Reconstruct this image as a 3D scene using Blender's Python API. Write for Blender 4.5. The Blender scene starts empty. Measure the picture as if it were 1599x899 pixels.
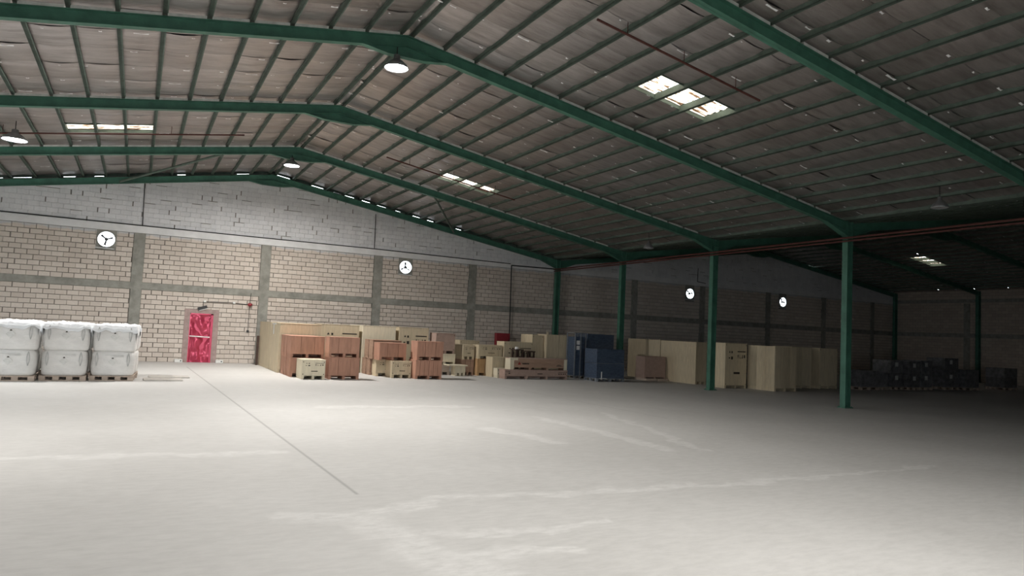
import bpy, math, random
from mathutils import Vector, Matrix, noise
random.seed(7)
C = bpy.context.scene.collection
SC = bpy.context.scene

# ---------------------------------------------------------------- camera
YAW, PITCH, ROLL, FPX, CAMH = .4874, .0623, .0465, 1097.45, 1.93
fw = Vector((math.sin(YAW)*math.cos(PITCH), math.cos(YAW)*math.cos(PITCH), math.sin(PITCH)))
r0 = Vector((math.cos(YAW), -math.sin(YAW), 0)); u0 = r0.cross(fw)
rt = r0*math.cos(ROLL)+u0*math.sin(ROLL); up = -r0*math.sin(ROLL)+u0*math.cos(ROLL)
cd = bpy.data.cameras.new('camera'); cd.sensor_width = 36; cd.lens = FPX/1599*36; cd.clip_end = 300
cam = bpy.data.objects.new('camera', cd); C.objects.link(cam)
cam.matrix_world = Matrix(((rt.x, up.x, -fw.x, 0), (rt.y, up.y, -fw.y, 0), (rt.z, up.z, -fw.z, CAMH), (0, 0, 0, 1)))
SC.camera = cam
def project(p):
    d = Vector(p)-Vector((0, 0, CAMH)); z = d.dot(fw)
    return (799.5+FPX*d.dot(rt)/z, 449.5-FPX*d.dot(up)/z, z)

# ---------------------------------------------------------------- world, daylight openings, exposure
SKY_STRENGTH = 9.0
LAMP_WATTS = 370                                          # each lit high bay lamp
w = bpy.data.worlds.new('sky'); SC.world = w; w.use_nodes = True
bg = w.node_tree.nodes['Background']
bg.inputs[0].default_value = (.86, .94, 1.0, 1); bg.inputs[1].default_value = SKY_STRENGTH
SC.view_settings.view_transform = 'Standard'; SC.view_settings.look = 'None'
SC.view_settings.exposure = 0.08; SC.view_settings.gamma = 1.0; SC.view_settings.use_curve_mapping = False
SC.cycles.max_bounces = 8; SC.cycles.diffuse_bounces = 6; SC.cycles.glossy_bounces = 3
SC.cycles.transmission_bounces = 4; SC.cycles.sample_clamp_indirect = 6; SC.cycles.caustics_reflective = False
SC.cycles.caustics_refractive = False; SC.cycles.use_denoising = True
# building lines
XL, XV, XRW, YF, YB = -10.4, 20.2, 50.0, -9.0, 33.0       # left wall, valley, right wall, front wall, back wall
R1, R2X = 4.94, 35.5                                      # ridge lines
def ztop(x):                                              # top of the rafters
    return 8.55-.165*abs(x-R1) if x <= XV else 8.12-.138*abs(x-R2X)
LEFT_DOORS = [(19.5, 25.0, 4.6)]                           # daylight doors in the left wall: y0, y1, height
FRONT_DOORS = [(-3.0, 5.0, 4.6)]                          # daylight doors in the front wall: x0, x1, height
def portal(name, loc, rot, sx, sy):
    l = bpy.data.lights.new(name, 'AREA'); l.shape = 'RECTANGLE'; l.size = sx; l.size_y = sy
    l.cycles.is_portal = True
    o = bpy.data.objects.new(name, l); C.objects.link(o); o.location = loc; o.rotation_euler = rot
for a, b, h in LEFT_DOORS: portal('open_door_left_offscreen', (XL-.15, (a+b)/2, h/2), (0, -math.pi/2, 0), h, b-a)
for a, b, h in FRONT_DOORS: portal('open_door_front_offscreen', ((a+b)/2, YF-.15, h/2), (math.pi/2, 0, 0), b-a, h)

# ---------------------------------------------------------------- mesh helper
class MB:
    def __init__(s): s.v = []; s.f = []
    def box(s, x0, x1, y0, y1, z0, z1):
        n = len(s.v)
        s.v += [(x0,y0,z0),(x1,y0,z0),(x1,y1,z0),(x0,y1,z0),(x0,y0,z1),(x1,y0,z1),(x1,y1,z1),(x0,y1,z1)]
        s.f += [tuple(n+i for i in q) for q in ((0,3,2,1),(4,5,6,7),(0,1,5,4),(1,2,6,5),(2,3,7,6),(3,0,4,7))]
        return s
    def bevel_box(s, x0, x1, y0, y1, z0, z1, b):          # box with its vertical and horizontal front edges eased
        n = len(s.v)
        s.v += [(x0+b,y0,z0+b),(x1-b,y0,z0+b),(x1-b,y0,z1-b),(x0+b,y0,z1-b)]
        s.v += [(x0,y0+b,z0),(x1,y0+b,z0),(x1,y0+b,z1),(x0,y0+b,z1)]
        s.v += [(x0,y1,z0),(x1,y1,z0),(x1,y1,z1),(x0,y1,z1)]
        s.f += [(n,n+1,n+2,n+3)]
        for a in (0, 4):
            for i in range(4):
                j = (i+1) % 4
                s.f.append((n+a+j, n+a+i, n+a+4+i, n+a+4+j))
        return s
    def prism_y(s, poly, y0, y1):                         # XZ outline pushed along Y
        n = len(s.v); k = len(poly)
        s.v += [(x, y0, z) for x, z in poly]+[(x, y1, z) for x, z in poly]
        s.f.append(tuple(range(n, n+k))); s.f.append(tuple(range(n+2*k-1, n+k-1, -1)))
        for i in range(k):
            j = (i+1) % k; s.f.append((n+j, n+i, n+k+i, n+k+j))
        return s
    def tube(s, p0, p1, r, k=10, r1=None, caps=True):
        p0, p1 = Vector(p0), Vector(p1); d = (p1-p0).normalized()
        a = d.orthogonal().normalized(); b = d.cross(a); n = len(s.v); r1 = r if r1 is None else r1
        for p, q in ((p0, r), (p1, r1)):
            for i in range(k):
                t = 2*math.pi*i/k; s.v.append(tuple(p+(a*math.cos(t)+b*math.sin(t))*q))
        for i in range(k):
            j = (i+1) % k; s.f.append((n+i, n+j, n+k+j, n+k+i))
        if caps: s.f.append(tuple(range(n+k-1, n-1, -1))); s.f.append(tuple(range(n+k, n+2*k)))
        return s
    def path(s, pts, r, k=8):
        for a, b in zip(pts, pts[1:]): s.tube(a, b, r, k)
        return s
    def lathe(s, prof, k=24, c=(0, 0, 0)):                # profile (r, z) turned about Z
        n = len(s.v); m = len(prof)
        for r, z in prof:
            for i in range(k):
                t = 2*math.pi*i/k; s.v.append((c[0]+r*math.cos(t), c[1]+r*math.sin(t), c[2]+z))
        for j in range(m-1):
            for i in range(k):
                i2 = (i+1) % k; s.f.append((n+j*k+i, n+j*k+i2, n+(j+1)*k+i2, n+(j+1)*k+i))
        return s
    def poly(s, pts): n = len(s.v); s.v += list(pts); s.f.append(tuple(range(n, n+len(pts)))); return s
    def build(s, name, mat, parent=None, local=False, smooth=False):
        off = Vector((0, 0, 0)) if (parent is None or local) else parent.location
        me = bpy.data.meshes.new(name)
        me.from_pydata([(x-off[0], y-off[1], z-off[2]) for x, y, z in s.v], [], s.f); me.update()
        me.materials.append(mat)
        if smooth: me.polygons.foreach_set('use_smooth', [True]*len(me.polygons))
        o = bpy.data.objects.new(name, me); C.objects.link(o)
        if parent is not None: o.parent = parent
        return o
def thing(name, label, cat, loc, group=None, rz=0):
    o = bpy.data.objects.new(name, None); C.objects.link(o); o.location = loc; o.rotation_euler = (0, 0, rz)
    o.empty_display_size = .2
    return tag(o, label, cat, group)
def tag(o, label, cat, group=None):
    o['label'] = label; o['category'] = cat
    if group: o['group'] = group
    return o
def struct(o, label=None):
    o['kind'] = 'structure'
    if label: o['label'] = label
    return o
def copy_tree(o, parent=None):
    c = o.copy(); C.objects.link(c); c.parent = parent
    for ch in list(o.children): copy_tree(ch, c)
    return c
def recenter(o):                                          # origin of a lone mesh at its base
    me = o.data; n = len(me.vertices)
    xs = [v.co.copy() for v in me.vertices]
    c = Vector(((min(v.x for v in xs)+max(v.x for v in xs))/2, (min(v.y for v in xs)+max(v.y for v in xs))/2, min(v.z for v in xs)))
    me.transform(Matrix.Translation(-c)); o.location = c
    return o

# ---------------------------------------------------------------- materials
def N(nt, typ, **kw):
    n = nt.nodes.new(typ)
    for k, v in kw.items(): setattr(n, k, v)
    return n
def base_mat(name, rough=.8, metal=0, spec=.3):
    m = bpy.data.materials.new(name); m.use_nodes = True; nt = m.node_tree
    b = nt.nodes['Principled BSDF']; b.inputs['Roughness'].default_value = rough; b.inputs['Metallic'].default_value = metal
    b.inputs['Specular IOR Level'].default_value = spec
    return m, nt, b
def pos(nt, world=True):
    return N(nt, 'ShaderNodeNewGeometry').outputs['Position'] if world else N(nt, 'ShaderNodeTexCoord').outputs['Object']
def noise_tex(nt, vec, scale, detail=4, rough=.55, stretch=None):
    if stretch:
        mp = N(nt, 'ShaderNodeMapping'); mp.inputs['Scale'].default_value = stretch
        nt.links.new(vec, mp.inputs['Vector']); vec = mp.outputs['Vector']
    t = N(nt, 'ShaderNodeTexNoise'); t.inputs['Scale'].default_value = scale; t.inputs['Detail'].default_value = detail
    t.inputs['Roughness'].default_value = rough
    nt.links.new(vec, t.inputs['Vector']); return t.outputs['Fac']
def ramp(nt, fac, stops):
    r = N(nt, 'ShaderNodeValToRGB'); e = r.color_ramp.elements
    while len(e) < len(stops): e.new(.5)
    for i, (p, c) in enumerate(stops): e[i].position = p; e[i].color = (*c, 1)
    nt.links.new(fac, r.inputs['Fac']); return r.outputs['Color']
def mixc(nt, fac, a, b, mode='MIX'):
    m = N(nt, 'ShaderNodeMix', data_type='RGBA', blend_type=mode)
    for sock, val in ((m.inputs['Factor'], fac), (m.inputs['A'], a), (m.inputs['B'], b)):
        if isinstance(val, (int, float)): sock.default_value = val
        elif isinstance(val, tuple): sock.default_value = (*val, 1)
        else: nt.links.new(val, sock)
    return m.outputs['Result']
def math_n(nt, op, a, b=None, clamp=False):
    m = N(nt, 'ShaderNodeMath', operation=op, use_clamp=clamp)
    for i, v in enumerate((a, b)):
        if v is None: continue
        if isinstance(v, (int, float)): m.inputs[i].default_value = v
        else: nt.links.new(v, m.inputs[i])
    return m.outputs[0]
def bump(nt, b, h, strength=.3, dist=.01):
    n = N(nt, 'ShaderNodeBump'); n.inputs['Strength'].default_value = strength; n.inputs['Distance'].default_value = dist
    nt.links.new(h, n.inputs['Height']); nt.links.new(n.outputs['Normal'], b.inputs['Normal'])
def simple(name, c, rough=.7, metal=0, var=.18, scale=6, stretch=None, world=False, bmp=.15, spec=.3, rnd=0):
    m, nt, b = base_mat(name, rough, metal, spec); p = pos(nt, world)
    f = noise_tex(nt, p, scale, 5, .6, stretch)
    lo = tuple(x*(1-var) for x in c); hi = tuple(min(1, x*(1+var)) for x in c)
    col = ramp(nt, f, [(.3, lo), (.7, hi)])
    if rnd:
        oi = N(nt, 'ShaderNodeObjectInfo')
        col = mixc(nt, 1.0, col, ramp(nt, oi.outputs['Random'], [(0, (1-rnd,)*3), (1, (1, 1, 1))]), 'MULTIPLY')
    nt.links.new(col, b.inputs['Base Color'])
    if bmp: bump(nt, b, f, bmp, .01)
    return m
def emit(name, c, s):
    m, nt, b = base_mat(name, .5); b.inputs['Base Color'].default_value = (*c, 1)
    b.inputs['Emission Color'].default_value = (*c, 1); b.inputs['Emission Strength'].default_value = s; return m

M = {}
def seg_mask(nt, p, a, b2, wd, soft=1.0):
    A = (a[0], a[1], 0); BA = (b2[0]-a[0], b2[1]-a[1], 0); L2 = BA[0]**2+BA[1]**2
    s = N(nt, 'ShaderNodeVectorMath', operation='SUBTRACT'); nt.links.new(p, s.inputs[0]); s.inputs[1].default_value = A
    d = N(nt, 'ShaderNodeVectorMath', operation='DOT_PRODUCT'); nt.links.new(s.outputs[0], d.inputs[0]); d.inputs[1].default_value = tuple(x/L2 for x in BA)
    h = math_n(nt, 'ADD', d.outputs['Value'], 0, True)
    sc = N(nt, 'ShaderNodeVectorMath', operation='SCALE'); sc.inputs[0].default_value = BA; nt.links.new(h, sc.inputs['Scale'])
    s2 = N(nt, 'ShaderNodeVectorMath', operation='SUBTRACT'); nt.links.new(s.outputs[0], s2.inputs[0]); nt.links.new(sc.outputs[0], s2.inputs[1])
    ln = N(nt, 'ShaderNodeVectorMath', operation='LENGTH'); nt.links.new(s2.outputs[0], ln.inputs[0])
    return math_n(nt, 'SUBTRACT', 1, math_n(nt, 'DIVIDE', ln.outputs['Value'], wd), True)
def floor_mat():
    m, nt, b = base_mat('concrete_floor', .62, 0, .3); p = pos(nt)
    fl = N(nt, 'ShaderNodeVectorMath', operation='MULTIPLY'); nt.links.new(p, fl.inputs[0]); fl.inputs[1].default_value = (1, 1, 0)
    P = fl.outputs[0]
    big = noise_tex(nt, P, .35, 5, .6); fine = noise_tex(nt, P, 5, 8, .7, (.8, 2.2, 1))
    col = ramp(nt, big, [(.25, (.52, .51, .49)), (.75, (.61, .60, .58))])
    col = mixc(nt, .38, col, ramp(nt, fine, [(.35, (.70, .70, .70)), (.6, (1, 1, 1))]), 'MULTIPLY')
    # warped coordinates for scuffed pale cement marks
    nz = N(nt, 'ShaderNodeTexNoise'); nz.inputs['Scale'].default_value = 1.6; nz.inputs['Detail'].default_value = 6; nt.links.new(P, nz.inputs['Vector'])
    sub = N(nt, 'ShaderNodeVectorMath', operation='SUBTRACT'); nt.links.new(nz.outputs['Color'], sub.inputs[0]); sub.inputs[1].default_value = (.5, .5, .5)
    scl = N(nt, 'ShaderNodeVectorMath', operation='MULTIPLY'); nt.links.new(sub.outputs[0], scl.inputs[0]); scl.inputs[1].default_value = (.8, .8, 0)
    add = N(nt, 'ShaderNodeVectorMath', operation='ADD'); nt.links.new(P, add.inputs[0]); nt.links.new(scl.outputs[0], add.inputs[1])
    W = add.outputs[0]; tot = None
    for a, b2, wd in [((-3.5,11.3),(2.1,10.9),.2), ((2.1,6.95),(3.2,7.62),.16), ((3.2,7.62),(4.5,7.35),.16), ((4.5,7.35),(8.0,7.18),.14),
                      ((8.0,7.18),(12,7.2),.1), ((2.15,7.0),(2.35,5.6),.34), ((2.35,5.6),(2.9,4.2),.4), ((2.6,6.3),(3.3,6.0),.12),
                      ((3.3,6.0),(4.6,6.1),.1), ((2.6,5.6),(3.6,5.3),.16), ((3.9,16.5),(7.4,16.3),.3), ((6.3,12.6),(6.8,10.8),.26),
                      ((8.3,14.0),(8.4,9.6),.2), ((10.5,14.5),(9.0,9.4),.16), ((1.4,7.2),(2.2,6.9),.2)]:
        k = seg_mask(nt, W, a, b2, wd); tot = k if tot is None else math_n(nt, 'MAXIMUM', tot, k)
    rag = noise_tex(nt, P, 7, 6, .7, (.7, 1.6, 1))
    mk = math_n(nt, 'MULTIPLY', math_n(nt, 'MULTIPLY', tot, 1.8, True), math_n(nt, 'MULTIPLY', math_n(nt, 'SUBTRACT', rag, .32), 3.2, True))
    col = mixc(nt, math_n(nt, 'MULTIPLY', mk, .5), col, (.78, .77, .75))
    jt = None
    for a, b2 in [((1.84,30),(2.36,8.0)), ((21.2,32),(21.1,-8)), ((11.3,30),(11.6,13.5))]:
        k = seg_mask(nt, P, a, b2, (.035 if a[0] < 3 else .02)); jt = k if jt is None else math_n(nt, 'MAXIMUM', jt, k)
    col = mixc(nt, math_n(nt, 'MULTIPLY', jt, .6), col, (.2, .195, .19))
    nt.links.new(col, b.inputs['Base Color']); bump(nt, b, fine, .12, .01)
    nt.links.new(math_n(nt, 'MULTIPLY_ADD', fine, .25), b.inputs['Roughness'])
    b.inputs['Roughness'].links[0].from_node.inputs[2].default_value = .5
    return m
M['floor'] = floor_mat()
def block_mat(name, painted):
    m, nt, b = base_mat(name, .95, 0, .15); p = pos(nt)
    g = N(nt, 'ShaderNodeNewGeometry'); oi = N(nt, 'ShaderNodeObjectInfo')
    r = math_n(nt, 'FRACT', math_n(nt, 'ADD', math_n(nt, 'MULTIPLY', g.outputs['Random Per Island'], 7.3), oi.outputs['Random']))
    f = noise_tex(nt, p, 14, 6, .7)
    if painted:
        col = ramp(nt, r, [(0, (.70, .70, .71)), (1, (.78, .78, .79))])
        col = mixc(nt, .6, col, ramp(nt, noise_tex(nt, p, 1.3, 6, .65, (2.2, 1, .5)), [(.3, (.8, .8, .82)), (.65, (1, 1, 1))]), 'MULTIPLY')
    else:
        col = ramp(nt, r, [(0, (.57, .50, .44)), (1, (.66, .59, .525))])
        sp = N(nt, 'ShaderNodeSeparateXYZ'); nt.links.new(p, sp.inputs[0])
        drip = math_n(nt, 'ADD', sp.outputs['Z'], math_n(nt, 'MULTIPLY', noise_tex(nt, p, 2.5, 5, .6), .32))
        mr = N(nt, 'ShaderNodeMapRange'); mr.inputs[1].default_value = 5.36; mr.inputs[2].default_value = 5.42; nt.links.new(drip, mr.inputs[0])
        col = mixc(nt, mr.outputs[0], col, (.54, .54, .55))
    col = mixc(nt, .35, col, ramp(nt, f, [(.3, (.7, .7, .7)), (.65, (1, 1, 1))]), 'MULTIPLY')
    nt.links.new(col, b.inputs['Base Color']); bump(nt, b, f, .25, .01); return m
M['block'] = block_mat('cement_block', False); M['pblock'] = block_mat('painted_block', True)
M['mortar'] = simple('dark_joint', (.27, .245, .22), .95, scale=9, world=True)
M['pmortar'] = simple('painted_joint', (.27, .25, .23), .95, scale=9, world=True)
M['concrete'] = simple('grey_concrete', (.27, .265, .235), .9, var=.25, scale=3.5, world=True, bmp=.2)
M['paint'] = simple('white_limewash', (.70, .70, .70), .9, var=.1, scale=2.2, world=True, bmp=.2)
M['green'] = simple('green_steel_paint', (.06, .17, .12), .5, var=.25, scale=3, world=True, bmp=.05, spec=.4)
M['purlin'] = simple('dull_green_purlin', (.11, .145, .12), .6, var=.25, scale=4, world=True, bmp=.05)
M['redpipe'] = simple('oxide_red_pipe', (.10, .035, .028), .5, var=.2, scale=8, world=True, bmp=0)
M['darkcable'] = simple('black_cable', (.02, .02, .02), .6, bmp=0)
M['sheet'] = simple('galvanised_sheet', (.35, .35, .36), .5, .6, world=True)
def foil_mat():
    m, nt, b = base_mat('foil_insulation', .42, .75, .4); p = pos(nt); oi = N(nt, 'ShaderNodeObjectInfo')
    f = noise_tex(nt, p, 2.2, 7, .65, (.5, 2.6, .5)); f2 = noise_tex(nt, p, .22, 3, .5)
    col = ramp(nt, f, [(.25, (.32, .29, .275)), (.5, (.49, .46, .45)), (.8, (.64, .61, .605))])
    col = mixc(nt, .7, col, ramp(nt, f2, [(.3, (.72, .64, .58)), (.7, (1, 1, 1))]), 'MULTIPLY')
    col = mixc(nt, 1.0, col, ramp(nt, oi.outputs['Random'], [(0, (.8, .8, .8)), (1, (1, 1, 1))]), 'MULTIPLY')
    nt.links.new(col, b.inputs['Base Color']); bump(nt, b, f, .6, .03); return m
M['foil'] = foil_mat()
M['strip'] = simple('pale_packing_strip', (.55, .56, .53), .6, world=True, bmp=0)
M['flake'] = simple('torn_bright_foil', (.92, .92, .93), .4, .1, var=.05, world=True, bmp=.3)
def translucent_mat():
    m = bpy.data.materials.new('fibreglass_rooflight'); m.use_nodes = True; nt = m.node_tree; nt.nodes.remove(nt.nodes['Principled BSDF'])
    out = nt.nodes['Material Output']; t = N(nt, 'ShaderNodeBsdfTranslucent')
    p = pos(nt); f = noise_tex(nt, p, 2.6, 6, .65, (.7, 5, 1))
    nt.links.new(ramp(nt, f, [(.40, (.035, .017, .008)), (.455, (.16, .10, .06)), (.52, (.55, .46, .36)), (.75, (.7, .62, .52))]), t.inputs[0])
    nt.links.new(t.outputs[0], out.inputs[0]); return m
M['rooflight'] = translucent_mat()
def brick_far(name, c1, c2, mort):
    m, nt, b = base_mat(name, .95, 0, .15); g = N(nt, 'ShaderNodeNewGeometry')
    sp = N(nt, 'ShaderNodeSeparateXYZ'); nt.links.new(g.outputs['Position'], sp.inputs[0])
    cb = N(nt, 'ShaderNodeCombineXYZ'); nt.links.new(math_n(nt, 'ADD', sp.outputs['X'], sp.outputs['Y']), cb.inputs[0]); nt.links.new(sp.outputs['Z'], cb.inputs[1])
    t = N(nt, 'ShaderNodeTexBrick'); nt.links.new(cb.outputs[0], t.inputs['Vector'])
    for k, v in (('Color1', c1), ('Color2', c2), ('Mortar', mort)): t.inputs[k].default_value = (*v, 1)
    t.inputs['Scale'].default_value = 1; t.inputs['Brick Width'].default_value = .4; t.inputs['Row Height'].default_value = .2; t.inputs['Mortar Size'].default_value = .008
    nt.links.new(t.outputs['Color'], b.inputs['Base Color']); return m
M['brickfar'] = brick_far('far_cement_block', (.42, .35, .30), (.5, .43, .37), (.27, .245, .22))
def wood(name, c, var=.2, stretch=(1.2, 1.2, 9), rnd=.15, rough=.75):
    return simple(name, c, rough, var=var, scale=2.5, stretch=stretch, world=True, bmp=.1, rnd=rnd)
M['cream'] = wood('cream_plywood', (.64, .54, .38), .12, (6, 6, .9))
M['creampale'] = wood('pale_cream_plywood', (.76, .69, .53), .1, (6, 6, .9))
M['brown'] = wood('red_brown_plywood', (.50, .275, .195), .15, (5, 5, .8))
M['brown2'] = wood('brown_plywood', (.38, .25, .18), .15, (.8, 5, 5))
M['tan'] = wood('knotty_tan_plywood', (.46, .29, .15), .25, (5, 5, .8))
M['pine'] = wood('pallet_pine', (.50, .41, .34), .2, (1, 5, 5))
M['palecard'] = wood('pale_grey_board', (.55, .52, .48), .1, (3, 3, 3))
M['pinkbox'] = wood('pinkish_board', (.42, .30, .25), .1, (3, 3, 3))
M['ink'] = simple('black_print', (.05, .042, .035), .8, bmp=0)
M['greyink_highlight'] = simple('faded_print_highlight', (.64, .64, .62), .8, bmp=0)  # bag print, also the painted highlights on the far loads
M['redink'] = simple('red_print', (.28, .05, .04), .8, bmp=0)
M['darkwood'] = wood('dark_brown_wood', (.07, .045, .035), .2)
M['bluewrap'] = simple('blue_stretch_film', (.06, .085, .13), .25, var=.35, scale=7, stretch=(1, 1, 4), bmp=.5, spec=.6, world=True)
M['blackwrap'] = simple('charcoal_film', (.19, .19, .20), .35, var=.5, scale=5, bmp=.5, spec=.6, world=True, rnd=.4)
M['steel'] = simple('grey_steel', (.33, .36, .40), .4, .6, bmp=0)
M['paper'] = simple('white_paper', (.75, .75, .74), .8, var=.05, bmp=0)
M['white'] = simple('white_plastic', (.75, .75, .72), .5, var=.05, bmp=0)
M['darkred'] = simple('dark_red_enamel', (.28, .035, .045), .4, var=.1, world=True, bmp=0)
M['reddoor'] = simple('crimson_door_enamel', (.50, .05, .10), .22, .45, var=.12, scale=3, world=True, bmp=0, spec=.7)
M['jamb'] = simple('pink_smeared_plaster', (.36, .27, .25), .9, var=.2, scale=6, world=True, bmp=.3)
M['chrome'] = simple('bright_bar', (.85, .78, .78), .25, .5, bmp=0)
M['lampshell'] = simple('spun_aluminium', (.35, .36, .37), .4, .7, bmp=0)
M['lamplens'] = emit('lit_lamp_lens', (1, 1, 1), 25)
M['lampoff'] = simple('unlit_lamp_lens', (.35, .36, .36), .3, bmp=0)
M['fanblack'] = simple('dark_fan_metal', (.05, .05, .052), .5, bmp=0)
M['fanwhite'] = simple('pale_fan_frame', (.6, .61, .62), .5, bmp=0)
def bag_mat(name, c):
    m, nt, b = base_mat(name, .6, 0, .35); p = pos(nt, False)
    f = noise_tex(nt, p, 2.6, 5, .6, (1, 1, 2.5)); f2 = noise_tex(nt, p, 12, 4, .6)
    nt.links.new(ramp(nt, f, [(.3, tuple(x*.86 for x in c)), (.7, c)]), b.inputs['Base Color'])
    bump(nt, b, math_n(nt, 'ADD', f, math_n(nt, 'MULTIPLY', f2, .3)), .5, .05)
    b.inputs['Subsurface Weight'].default_value = 0
    return m
M['strap'] = simple('grey_webbing', (.50, .50, .49), .8, bmp=0)
M['bag'] = bag_mat('woven_white_polypropylene', (.80, .79, .77)); M['film'] = bag_mat('milky_plastic_film', (.88, .90, .92))

# ================================================================ THE SETTING
fl = MB().box(XL-.3, XRW+.3, YF-.3, YB+.25, -.2, 0).build('floor', M['floor']); struct(fl, 'pale worn concrete warehouse floor with scuffed cement marks')
ap = MB().box(XL-25, XL-.3, YF-20, YB+5, -.25, -.02).build('floor', simple('sunlit_yard', (.5, .47, .42), .9, world=True)); struct(ap, 'pale concrete yard outside the doors')
ap2 = MB().box(XL-.3, XRW, YF-22, YF-.3, -.25, -.02).build('floor', ap.data.materials[0]); struct(ap2, 'pale concrete yard outside the front door')

# ---- back wall: mortar core, concrete pilasters and tie beams, cement blocks, painted gable
PIL = [-10.3, -5.3, -.11, 4.94, 10.13, 15.17, 20.3, 25.65, 30.92, 36.68, 42.13, 47.4]
Z0, Z1, Z2, Z3 = 2.98, 3.265, 5.31, 5.6               # top of lower blocks, tie beam, top of upper blocks, limewashed beam
DOOR = (2.0, 2.92, 0, 2.1); JAMB = (1.78, 3.14, 0, 2.27)
FANS = [(-1.32, 4.93), (11.5, 4.86), (29.87, 4.78), (38.02, 4.76)]; FH = .36
holes = [(DOOR[0], DOOR[1], 0, DOOR[3])]+[(x-FH, x+FH, z-FH, z+FH) for x, z in FANS]
def slab_with_holes(mb, x0, x1, z0, z1, hs, y0, y1):
    hs = [h for h in hs if h[0] < x1 and h[1] > x0 and h[2] < z1 and h[3] > z0]
    xs = sorted({x0, x1, *[min(max(v, x0), x1) for h in hs for v in h[:2]]})
    for a, b in zip(xs, xs[1:]):
        if b-a < 1e-6: continue
        zs = [z0]; cut = sorted((max(h[2], z0), min(h[3], z1)) for h in hs if h[0] <= a+1e-6 and h[1] >= b-1e-6)
        z = z0
        for c0, c1 in cut:
            if c0 > z: mb.box(a, b, y0, y1, z, c0)
            z = max(z, c1)
        if z < z1: mb.box(a, b, y0, y1, z, z1)
mb = MB(); slab_with_holes(mb, XL, XRW, 0, Z3, holes, YB+.05, YB+.22)
def gable(mb, x0, x1, zb, dz, y0, y1):
    pts = [x0]+[x for x in (R1, XV, R2X) if x0 < x < x1]+[x1]
    top = [(x, ztop(x)+dz) for x in pts]
    if XV in pts: i = pts.index(XV); top[i:i+1] = [(XV, ztop(XV)+dz), (XV+.001, ztop(XV+.001)+dz)]
    for a, b in zip(top, top[1:]): mb.prism_y([(a[0], zb), (b[0], zb), b, a], y0, y1)
wall = mb.build('wall_back', M['mortar']); struct(wall, 'cement block gable wall with grey concrete pilasters and limewashed top')
gb = MB(); gable(gb, XL, XRW, Z3, .02, YB+.05, YB+.22); gb.build('gable_core', M['pmortar'], wall)
for x in PIL:
    hw = .2
    MB().box(x-hw, x+hw, YB-.02, YB+.06, 0, Z0).build('pilaster', M['concrete'], wall)
    MB().box(x-hw-.02, x+hw, YB-.02, YB+.06, Z1, Z2).build('pilaster', M['concrete'], wall)
xe = [XL]+[x for x in PIL if x > XL+1]+[XRW]
for a, b in zip(xe, xe[1:]):
    MB().box(a, b, YB-.018, YB+.06, Z0, Z1).build('tie_beam', M['concrete'], wall)
    MB().box(a, b, YB-.045, YB+.06, Z2, Z3).build('limewashed_beam', M['paint'], wall)
# blocks
blk = []                                                  # x0,x1,z0,z1
def course(z, h, x0, x1, shift, hs):
    x = x0-shift
    while x < x1-.03:
        a, b = max(x, x0), min(x+.4, x1); x += .4
        if b-a < .04: continue
        g = .034 if random.random() < (.5 if a-x0 < .45 or x1-b < .3 else .12) else (.016 if random.random() < .55 else .007)
        pieces = [(a, b-g)]
        for h0 in hs:
            if z < h0[3]-.01 and z+h > h0[2]+.01:
                pieces = [q for p in pieces for q in ((p[0], min(p[1], h0[0])), (max(p[0], h0[1]), p[1])) if q[1]-q[0] > .03]
        for p in pieces: blk.append((p[0], p[1], z+.004, z+h-.017))
bh = [JAMB]+[(x-FH, x+FH, z-FH, z+FH) for x, z in FANS]
for i, (pa, pb) in enumerate(zip(PIL, PIL[1:]+[XRW+.2])):
    a, b = pa+.2, pb-.2
    for k in range(15): course(Z0/15*k, Z0/15, a, b, (.2 if k % 2 else 0)+.07*random.random(), bh)
    for k in range(10): course(Z1+(Z2-Z1)/10*k, (Z2-Z1)/10, a, b-.02, (.2 if k % 2 else 0)+.07*random.random(), bh)
for i in range(4): blk.append((1.785+.34*i, 2.115+.34*i, 2.276, 2.368))
def seen(bk):
    x, y, z = project(((bk[0]+bk[1])/2, YB, (bk[2]+bk[3])/2))
    if not (0 < x < 1599 and 0 < y < 899): return -1
    if x < 222 and y > 500: return -1
    if x > 412 and y > 505: return -1
    return (bk[1]-bk[0])/z
order = sorted(blk, key=seen, reverse=True); near, rest = order[:300], order[300:]
cache = {}
for a, b, z0, z1 in near:
    key = (round(b-a, 2), round(z1-z0, 3))
    if key not in cache:
        hw = key[0]/2
        o = MB().bevel_box(-hw, hw, 0, .07, 0, z1-z0, .006).build('block', M['block']); cache[key] = o.data
    else: o = bpy.data.objects.new('block', cache[key]); C.objects.link(o)
    o.parent = wall; o.location = ((a+b)/2, YB+random.uniform(-.004, .006), z0)
mb = MB()
for a, b, z0, z1 in rest: y = YB+random.uniform(-.004, .006); mb.bevel_box(a, b, y, y+.07, z0, z1, .006)
o = mb.build('cement_blocks', M['block'], wall); o['kind'] = 'stuff'
mb = MB(); z = Z3; k = 0
while z < 8.5:                                            # limewashed gable blocks, some joints left open
    x = XL-(.2 if k % 2 else 0)-.1*random.random()
    while x < XRW:
        a, b = max(x, XL), min(x+.4, XRW); x += .4
        lim = min(ztop(a), ztop(b))-.06
        zt = min(z+.2, lim)
        if zt-z < .03 or b-a < .05: continue
        gx = .045 if random.random() < .10 else .003; gz = .03 if random.random() < .07 else .003
        y = YB+random.uniform(-.003, .004)
        mb.bevel_box(a, b-gx, y, y+.06, z, zt-gz, .004)
    z += .2; k += 1
o = mb.build('limewashed_blocks', M['pblock'], wall); o['kind'] = 'stuff'
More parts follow.
